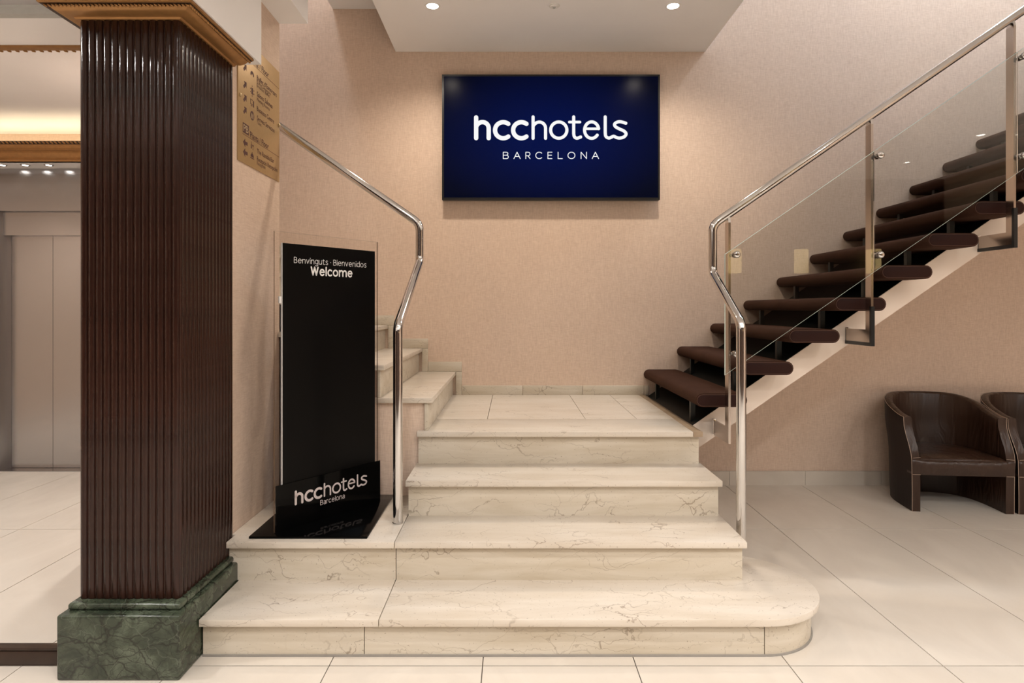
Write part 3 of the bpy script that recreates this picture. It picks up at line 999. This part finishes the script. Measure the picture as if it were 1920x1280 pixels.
def stroke_text(name, body, width, weight, gap, fn, mat, parent):
    """Sans-serif strokes; fn maps (metres along, metres up) to the world."""
    items, x = [], 0.0
    for chx in body:
        if chx == ' ':
            x += 0.52
            continue
        st_, adv = GL[chx]
        for pts, wf in st_:
            items.append(([(p[0] + x, p[1]) for p in pts], weight * wf, pts[0] == pts[-1]))
        x += adv + gap
    x -= gap
    k = width / (x + weight)
    lettering(name, [([(p[0] * k, p[1] * k) for p in pts], wd * k, cl) for pts, wd, cl in items], lambda a, b: fn(a + weight * k / 2, b), mat, parent)

# ---------------------------------------------------------------- wall television
TVX0, TVX1, TVZ0, TVZ1, TVY = -0.505, 1.068, 2.0755, 2.981, 4.455
tv = thing('television', (0.28, WY, TVZ0), 'large black wall television showing a navy hotel logo screen', 'television')
box('housing', TVX0, TVX1, TVY + 0.004, WY - 0.02, TVZ0, TVZ1, M['bezel'], tv, bev=0.004)
box('wall_mount', 0.0, 0.56, WY - 0.02, WY, 2.3, 2.75, M['blackmetal'], tv)
bz = 0.013
fr = bmesh.new()
bm_box(fr, TVX0, TVX1, TVY, TVY + 0.006, TVZ1 - bz, TVZ1); bm_box(fr, TVX0, TVX1, TVY, TVY + 0.006, TVZ0, TVZ0 + bz + 0.004)
bm_box(fr, TVX0, TVX0 + bz, TVY, TVY + 0.006, TVZ0 + bz, TVZ1 - bz); bm_box(fr, TVX1 - bz, TVX1, TVY, TVY + 0.006, TVZ0 + bz, TVZ1 - bz)
from_bm('bezel', fr, M['bezel'], tv)
scr = box('screen', TVX0 + bz, TVX1 - bz, TVY + 0.0015, TVY + 0.004, TVZ0 + bz + 0.004, TVZ1 - bz, M['screen'], tv)
US = 4.455 / 1157 / 5.647
def tvmap(x, y):
    return ((860 - 960) * 4.455 / 1157 + x * US, TVY + 0.0008, CZ + 378 * 4.455 / 1157 - y * US)
lettering('logo_lettering', logo_strokes(), tvmap, M['text_emit'], scr)
lettering('city_lettering', barcelona_strokes(), tvmap, M['text_emit'], scr)
box('maker_mark', 0.262, 0.286, TVY - 0.0005, TVY, TVZ0 + 0.006, TVZ0 + 0.011, M['stub'], tv)

# ---------------------------------------------------------------- welcome sign on the podium
sg = thing('welcome_sign', (-0.86, 2.9, STEP[1]), 'tall black welcome sign on a black base plate beside the left handrail', 'sign')
box('base_plate', -1.112, -0.612, 2.606, 3.195, STEP[1], STEP[1] + 0.010, M['black'], sg, bev=0.0015)
TH = math.atan2(0.45, 0.345)
ex, ey = math.cos(TH), math.sin(TH)
nx, ny = math.sin(TH), -math.cos(TH)          # towards the viewer
SL0 = Vector((-1.02, 2.65, STEP[1] + 0.010))
W = 0.567
def sgp(u, out, z):
    return Vector((SL0.x + ex * u * W + nx * out, SL0.y + ey * u * W + ny * out, z))
def slab_on_sign(name, u0, u1, o0, o1, z0, z1, mat):
    v = [sgp(u0, o0, z0), sgp(u1, o0, z0), sgp(u1, o1, z0), sgp(u0, o1, z0), sgp(u0, o0, z1), sgp(u1, o0, z1), sgp(u1, o1, z1), sgp(u0, o1, z1)]
    return mesh(name, v, [(0, 1, 2, 3), (4, 5, 6, 7), (0, 1, 5, 4), (1, 2, 6, 5), (2, 3, 7, 6), (3, 0, 4, 7)], mat, sg)
ZB = STEP[1] + 0.010
ac = slab_on_sign('acrylic_sheet', 0.0, 1.0, -0.006, 0.0, ZB, 1.626, M['acrylic'])
ac.data.materials.append(M['acrylic_edge'])
for p in ac.data.polygons:
    if abs(p.normal.dot(Vector((nx, ny, 0)))) < 0.5:
        p.material_index = 1
slab_on_sign('panel_board', 0.052, 0.953, 0.0005, 0.010, 0.45, 1.5765, M['foam'])
pprint = slab_on_sign('panel_print', 0.056, 0.953, 0.010, 0.0112, 0.45, 1.5765, M['blackmatt'])
lplate = slab_on_sign('logo_plate', -0.004, 1.004, 0.012, 0.017, ZB, 0.532, M['black'])
slab_on_sign('clip', 0.032, 0.05, 0.0, 0.008, 1.315, 1.345, M['foam'])
rt = (PI / 2, 0, TH)
stroke_text('greeting_lettering', 'Benvinguts \u00b7 Bienvenidos', 0.400, 0.125, 0.33, lambda a, b: sgp(0.1516 + a / W, 0.0118, 1.494 + b), M['print'], pprint)
stroke_text('welcome_lettering', 'Welcome', 0.232, 0.27, 0.40, lambda a, b: sgp(0.301 + a / W, 0.0118, 1.4445 + b), M['print'], pprint)
LS = 0.705 * W / 1626
def sgmap(x, y):
    return sgp(0.1516 + (x - 162) * LS / W, 0.0178, 0.428 + (355 - y) * LS)
lettering('logo_lettering', logo_strokes(), sgmap, M['printsilver'], lplate)
stroke_text('city_lettering', 'Barcelona', 0.1355, 0.16, 0.33, lambda a, b: sgp(0.383 + a / W, 0.0178, 0.397 + b), M['printsilver'], lplate)

# ---------------------------------------------------------------- brass directory on the left wall
WX = -1.21
ds = thing('directory_sign', (WX, 2.95, 1.947), 'brass floor directory plate with brown lettering on the wall above the welcome sign', 'sign')
dpl = box('plate', WX, WX + 0.005, 2.715, 3.197, 1.947, 2.515, M['brass'], ds, bev=0.0008)
XF = WX + 0.0056
dr = (PI / 2, 0, PI / 2)
dtx = [("Planta / Floor", 0.217, 2.838, 2.437, 0.012), ("Buffet d'Esmorzars", 0.244, 2.914, 2.3766, 0.006), ('Buffet Desayuno', 0.166, 2.914, 2.3588, -0.004), ('Breakfast Buffet', 0.153, 2.914, 2.343, -0.004),
       ('Salons Salones', 0.19, 2.914, 2.300, 0.006), ('Meeting Rooms', 0.153, 2.914, 2.278, -0.004), ('Business Centre', 0.208, 2.914, 2.2307, 0.006),
       ('Serveis Servicios', 0.215, 2.914, 2.187, 0.006), ('Toilet', 0.053, 2.914, 2.1695, -0.004), ('Planta / Floor', 0.217, 2.838, 2.084, 0.012),
       ('The Rambla Bar', 0.208, 2.914, 2.031, 0.006), ('Recepci\u00f3 Recepci\u00f3n', 0.256, 2.914, 1.995, 0.006), ('Reception', 0.10, 2.914, 1.976, -0.004)]
for body, wd, y, z, bo in dtx:
    text('lettering', body, wd, M['signprint'], dpl, (XF, y, z - 0.004), dr, bold=bo)
box('rule_line', WX + 0.005, XF, 2.76, 3.192, 2.0745, 2.076, M['signprint'], dpl)
box('rule_line', WX + 0.005, XF, 2.76, 3.192, 2.4265, 2.428, M['signprint'], dpl)
box('floor_badge', WX + 0.005, XF, 2.762, 2.824, 2.083, 2.127, M['signprint'], dpl)
text('badge_lettering', 'PB', 0.05, M['brassedge'], dpl, (XF + 0.0003, 2.768, 2.090), dr, bold=0.01, height=0.031)
def flat_poly(name, pts, mat):
    n = len(pts)
    verts = [(WX + 0.005, y, z) for y, z in pts] + [(XF, y, z) for y, z in pts]
    fs = [tuple(range(n)), tuple(range(n, 2 * n))] + [(i, (i + 1) % n, (i + 1) % n + n, i + n) for i in range(n)]
    return mesh(name, verts, fs, mat, dpl)
ARW = [(-0.5, 0.16), (0.05, 0.16), (0.05, 0.42), (0.5, 0.0), (0.05, -0.42), (0.05, -0.16), (-0.5, -0.16)]
def arrow(y, z, ang, s=0.042):
    c, sn = math.cos(ang), math.sin(ang)
    flat_poly('arrow', [(y + s * (p[0] * c - p[1] * sn), z + s * (p[0] * sn + p[1] * c)) for p in ARW], M['signprint'])
for z in (2.380, 2.302, 2.241, 2.187):
    arrow(2.786, z, PI / 4)
for z in (2.040, 1.996):
    arrow(2.788, z, PI, 0.046)
def circ(y, z, r, n=20, sx=1.0, a0=0, a1=2 * PI):
    return [(y + r * sx * math.cos(a0 + (a1 - a0) * k / n), z + r * math.sin(a0 + (a1 - a0) * k / n)) for k in range(n)]
# croissant
flat_poly('icon', [(2.862 + 0.019 * math.cos(a), 2.376 + 0.016 * math.sin(a)) for a in [math.radians(-20 + 220 * k / 14) for k in range(15)]] +
          [(2.862 + 0.009 * math.cos(a), 2.372 + 0.007 * math.sin(a)) for a in [math.radians(200 - 220 * k / 14) for k in range(15)]], M['signprint'])
flat_poly('icon', [(2.853, 2.285), (2.871, 2.285), (2.871, 2.315), (2.853, 2.315)], M['signprint'])
for yy, zz in ((2.844, 2.292), (2.844, 2.307), (2.880, 2.292), (2.880, 2.307), (2.862, 2.323), (2.862, 2.278)):
    flat_poly('icon', circ(yy, zz, 0.003, 8), M['signprint'])
scr_pts = [(2.842, 2.236), (2.868, 2.236), (2.868, 2.239), (2.845, 2.239), (2.845, 2.257), (2.868, 2.257), (2.868, 2.260), (2.842, 2.260)]
flat_poly('icon', scr_pts, M['signprint'])
flat_poly('icon', [(2.848, 2.229), (2.862, 2.229), (2.862, 2.232), (2.848, 2.232)], M['signprint'])
flat_poly('icon', [(2.871, 2.229), (2.881, 2.229), (2.881, 2.258), (2.871, 2.258)], M['signprint'])
flat_poly('icon', circ(2.862, 2.186, 0.021, 24), M['signprint'])
for yy in (2.855, 2.869):
    o = flat_poly('icon', [(yy - 0.003, 2.172), (yy + 0.003, 2.172), (yy + 0.0035, 2.192), (yy, 2.199), (yy - 0.0035, 2.192)], M['brassedge'])
    o.location.x += 0.0004
flat_poly('icon', [(2.848, 2.032), (2.857, 2.032), (2.857, 2.048), (2.854, 2.056), (2.854, 2.064), (2.851, 2.064), (2.851, 2.056), (2.848, 2.048)], M['signprint'])
flat_poly('icon', [(2.864, 2.030), (2.876, 2.030), (2.871, 2.033), (2.871, 2.042), (2.879, 2.052), (2.862, 2.052), (2.869, 2.042), (2.869, 2.033)], M['signprint'])
flat_poly('icon', circ(2.862, 1.994, 0.017, 14, 1.0, 0, PI * 14 / 13), M['signprint'])
flat_poly('icon', [(2.842, 1.987), (2.882, 1.987), (2.882, 1.991), (2.842, 1.991)], M['signprint'])
flat_poly('icon', circ(2.862, 2.014, 0.003, 8), M['signprint'])
for yy in (2.732, 3.187):
    lathe('screw', [(0.004, 0.0), (0.0085, 0.001), (0.0085, 0.005), (0.005, 0.008)], M['brassedge'], ds, 14, (WX + 0.005, yy, 2.239), 'x')

# ---------------------------------------------------------------- tub armchairs
def smoothstep(a, b, x):
    t = max(0, min(1, (x - a) / (b - a)))
    return t * t * (3 - 2 * t)

def make_chair(label):
    ch = thing('tub_armchair', (0, 0, 0), label, 'armchair', 'brown leather tub armchairs against the wall')
    A, D, YS, T = 0.302, 0.545, 0.2, 0.048
    def plan(off):
        pts = []
        a = A - off
        ns, na = 7, 28
        for k in range(ns):
            pts.append((-a, YS * k / ns))
        ry = D - YS - off
        for k in range(na + 1):
            th = PI - PI * k / na
            pts.append((a * math.cos(th), YS + ry * math.sin(th)))
        for k in range(ns - 1, -1, -1):
            pts.append((a, YS * k / ns))
        return pts
    outp, inp = plan(0), plan(T)
    n = len(outp)
    def htop(p):
        return 0.592 + 0.105 * smoothstep(0.0, 0.9, p[1] / D)
    fr_rows = [0.0, 0.03, 0.12, 0.235, 0.29, 0.336, 0.40, 0.47, 0.53, 0.97, 1.0]
    def pos(p, z, inner, h):
        sb = 0.085 * smoothstep(0.33, 0.56, z)
        y = sb + p[1] * (D - sb) / D
        fl = 1 + 0.03 * smoothstep(0.1, 0.6, z) - 0.025 * (1 - smoothstep(0.0, 0.12, z)) * smoothstep(0.1, 0.3, p[1])
        xx = p[0] * fl
        y += 0.03 * smoothstep(0.3, 0.7, z) * (p[1] / D) - 0.05 * (1 - smoothstep(0.05, 0.5, z)) * smoothstep(0.35, 0.55, p[1])
        return Vector((xx, y, z))
    def zrow(i, h):
        f = fr_rows[i]
        if i <= 8:
            return f
        return h * f if False else (h - 0.016 if i == 9 else h - 0.004)
    verts, faces = [], []
    R = len(fr_rows)
    # profile order: outer rows up, top crown, inner rows down
    seq = []
    for j in range(n):
        h = htop(outp[j])
        col_ = []
        for i in range(R):
            q = outp[j]
            v = pos(q, zrow(i, h), False, h)
            if i == R - 1:
                c = pos(inp[j], zrow(i, h), True, h)
                v = v.lerp(c, 0.12)
            col_.append(v)
        o_, i_ = pos(outp[j], h, False, h), pos(inp[j], h, True, h)
        col_.append(o_.lerp(i_, 0.5) + Vector((0, 0, 0.001)))
        for i in range(R - 1, -1, -1):
            v = pos(inp[j], zrow(i, h), True, h)
            if i == R - 1:
                v = v.lerp(pos(outp[j], zrow(i, h), False, h), 0.12)
            col_.append(v)
        seq.append(col_)
    m = len(seq[0])
    for c in seq:
        verts += c
    for j in range(n - 1):
        for k in range(m):
            k2 = (k + 1) % m
            faces.append((j * m + k, j * m + k2, (j + 1) * m + k2, (j + 1) * m + k))
    # front ends (arm fronts and leg fronts)
    for j in (0, n - 1):
        for k in range(R - 1):
            a, b = k, k + 1
            c, d = m - 1 - k - 1, m - 1 - k
            faces.append((j * m + a, j * m + b, j * m + c, j * m + d))
        faces.append((j * m + R - 1, j * m + R, j * m + R + 1))
    sh = mesh('shell', verts, faces, M['leather_out'], ch, local=True, smooth=True, sharp=50)
    sh.data.materials.append(M['leather'])
    for p in sh.data.polygons:
        # inside, crown and front strips take the lighter leather
        c = p.center
        idx = [v % m for v in p.vertices]
        if min(idx) >= R - 1 or abs(p.normal.y + 1) < 0.45:
            p.material_index = 1
    # seat
    inner = [pos(p, 0.3, True, 0.6) for p in inp]
    rows = [(1.0, 0.232), (1.0, 0.318), (0.975, 0.338), (0.90, 0.348), (0.6, 0.356), (0.25, 0.352)]
    cen = Vector((0, 0.24, 0))
    sv, sf = [], []
    k_ = len(inner)
    for s, z in rows:
        for p in inner:
            q = cen + (Vector((p.x, p.y, 0)) - cen) * s
            sv.append(Vector((q.x, q.y, z)))
    for i in range(len(rows) - 1):
        for k in range(k_):
            k2 = (k + 1) % k_
            sf.append((i * k_ + k, i * k_ + k2, (i + 1) * k_ + k2, (i + 1) * k_ + k))
    sf.append(tuple(range(k_))); sf.append(tuple(range((len(rows) - 1) * k_, len(rows) * k_)))
    mesh('seat_cushion', sv, sf, M['leather'], ch, local=True, smooth=True, sharp=60)
    # front apron, softly dipped along its upper edge
    av, af = [], []
    na = 24
    for k in range(na + 1):
        x = -0.304 + 0.608 * k / na
        e = 1 - abs(2 * k / na - 1) ** 6
        zt = 0.340 - 0.008 * e
        bul = 0.010 * e
        av += [(x, 0.06, 0.236), (x, -0.004, 0.236), (x, -0.006 - bul, 0.27), (x, -0.006 - bul, zt - 0.02), (x, 0.0 - bul * 0.3, zt - 0.005), (x, 0.014, zt), (x, 0.06, zt + 0.006)]
    for k in range(na):
        for i in range(7):
            i2 = (i + 1) % 7
            af.append((k * 7 + i, k * 7 + i2, (k + 1) * 7 + i2, (k + 1) * 7 + i))
    af.append(tuple(range(7))); af.append(tuple(range(na * 7, na * 7 + 7)))
    mesh('seat_front', av, af, M['leather'], ch, local=True, smooth=True, sharp=60)
    # piping along the rim and down the front edges
    rim = []
    h0 = htop(outp[0])
    zs = [0.0, 0.12, 0.235, 0.29, 0.336, 0.37, 0.41, 0.45, 0.49, 0.53, 0.57, h0 - 0.004]
    for z in zs:
        rim.append(pos(outp[0], z, False, h0) + Vector((-0.001, -0.001, 0)))
    for j in range(1, n - 1):
        h = htop(outp[j])
        rim.append(pos(outp[j], h - 0.004, False, h))
    for z in reversed(zs):
        rim.append(pos(outp[-1], z, False, h0) + Vector((0.001, -0.001, 0)))
    tube('piping', rim, 0.0016, M['piping'], ch, n=6, local=True)
    for s in (-1, 1):
        tube('piping', [(s * 0.302, -0.006, 0.236), (s * 0.255, -0.006, 0.236)], 0.0016, M['piping'], ch, n=6, local=True)
        tube('piping', [(s * 0.302, -0.008, 0.341), (s * 0.255, -0.004, 0.345)], 0.0014, M['piping'], ch, n=6, local=True)
    return ch
c1 = make_chair('brown leather tub armchair nearer the stairs, fully in view')
c1.location = (2.853, 3.905, 0)
c1.rotation_euler = (0, 0, math.radians(-5.5))
c2 = copy_tree(c1)
c2['label'] = 'brown leather tub armchair cut off by the right picture edge'
c2.location = (3.483, 3.845, 0)

# ---------------------------------------------------------------- ceiling lamps and sconces
def spot_lamp(parent, loc, watts, color, angle=150, blend=0.9, radius=0.05):
    ld = bpy.data.lights.new('lamp_light', 'SPOT')
    ld.energy = watts
    ld.color = color
    ld.spot_size = math.radians(angle)
    ld.spot_blend = blend
    ld.shadow_soft_size = radius
    o = bpy.data.objects.new('lamp_light', ld)
    COL.objects.link(o)
    o.parent = parent
    o.location = Vector(loc) - world_loc(parent)
    return o

def downlight(x, y, z, label, watts, color=SOFT, group=None, r=0.036, angle=150, radius=0.05, ring=None):
    d = thing('ceiling_downlight', (x, y, z), label, 'ceiling light', group)
    lathe('trim_ring', [(r, -0.0015), (r + 0.003, -0.004), (r + 0.010, -0.004), (r + 0.013, 0.0)], ring or M['ring'], d, 32, (x, y, z))
    lathe('lens', [(0.001, -0.0022), (r, -0.0022), (r, -0.0004), (0.001, -0.0004)], M['lamp'], d, 32, (x, y, z))
    if watts:
        spot_lamp(d, (x, y, z - 0.012), watts, color, angle, 0.85, radius)
    return d

downlight(-0.495, 3.842, CEIL, 'round downlight over the landing, left of the smoke detector', LANDING_W, WARM, 'downlights over the landing')
downlight(1.003, 3.842, CEIL, 'round downlight over the landing, right of the smoke detector', LANDING_W, WARM, 'downlights over the landing')
sd = thing('smoke_detector', (0.262, 3.842, CEIL), 'small white round smoke detector between the two ceiling downlights', 'smoke detector')
lathe('body', [(0.004, -0.010), (0.022, -0.010), (0.026, -0.004), (0.034, -0.003), (0.036, 0.0)], M['ring'], sd, 32, (0.262, 3.842, CEIL))
lathe('sensor', [(0.001, -0.018), (0.006, -0.017), (0.009, -0.010)], M['lens'], sd, 18, (0.262, 3.842, CEIL))

rows_n = ['front row', 'middle row', 'rear row']
ordn = ['nearest the column', 'second from the column', 'third from the column', 'fourth from the column', 'nearest the right wall']
for jy, y in enumerate((0.95, -0.4, -1.66)):  # added fill grid, out of view; only the rear right one follows a reflection
    for ixx, x in enumerate((-0.3, 1.0, 2.35, 3.7, 5.09)):
        downlight(x, y, CEIL, 'round lobby downlight of the added out-of-view fill grid, %s, %s' % (rows_n[jy], ordn[ixx]), LOBBY_W * (0.65, 1.5, 1.5)[jy], SOFT, 'added lobby fill downlights')
# lift lobby
for i, x in enumerate((-3.945, -3.767, -3.585)):
    downlight(x, 4.775, 2.402, ['steel-ringed spotlight above the lift, leftmost of three', 'steel-ringed spotlight above the lift, middle of three', 'steel-ringed spotlight above the lift, next to the column'][i],
              3.0, WARM, 'spotlights over the lift', r=0.02, ring=M['steel'], angle=120, radius=0.02)
for j, y in enumerate((4.0, 2.0, 0.3, -1.4)):  # unseen downlights added to light the lift lobby
    for i, x in enumerate((-4.95, -2.35)):
        downlight(x, y, 2.722, 'added unseen lift lobby downlight, %s of the lobby, %s side' % (['far end', 'coffer behind the beam', 'middle', 'near end'][j], ['outer', 'column'][i]), LIFT_W, SOFT, 'added lift lobby downlights')
# upper stair wells: lamps added out of view for the cool upstairs light
def well_lamp(x, y, z, label, watts, color):
    d = thing('added_well_lamp', (x, y, z), label, 'ceiling light', 'added upper stairwell lamps')
    lathe('rim', [(0.20, 0.0), (0.215, -0.02), (0.20, -0.03), (0.19, -0.02)], M['ring'], d, 40, (x, y, z))
    lathe('diffuser', [(0.002, -0.045), (0.10, -0.04), (0.16, -0.03), (0.19, -0.012)], M['lamp'], d, 40, (x, y, z))
    spot_lamp(d, (x, y, z - 0.06), watts, color, 165, 0.7, 0.18)
well_lamp(3.0, 3.9, TOP, 'added unseen round lamp for the cool upstairs light over the carpeted stairwell', WELL_W, COOL)
well_lamp(5.0, 3.9, TOP, 'added unseen round lamp for the cool upstairs light above the upper floor', WELL_W, COOL)
well_lamp(-1.7, 3.9, TOP, 'added unseen round lamp for the cool upstairs light over the marble stairwell', WELL_W * 0.6, COOL)

def sconce(x, label):
    d = thing('wall_sconce', (x, RY, 1.95), label, 'wall lamp', 'sconces on the rear wall')
    y = RY + 0.12
    lathe('shade', [(0.094, 0.0), (0.096, 0.004), (0.096, 0.336), (0.094, 0.34)], M['shade'], d, 28, (x, y, 1.80))
    box('bracket', x - 0.02, x + 0.02, RY, y - 0.02, 1.92, 1.98, M['chrome'], d)
for x, lb in ((3.2, 'amber cylinder sconce on the rear wall, nearest the lift side'), (4.16, 'amber cylinder sconce on the rear wall, middle of three'), (5.2, 'amber cylinder sconce on the rear wall, nearest the right wall')):
    sconce(x, lb)
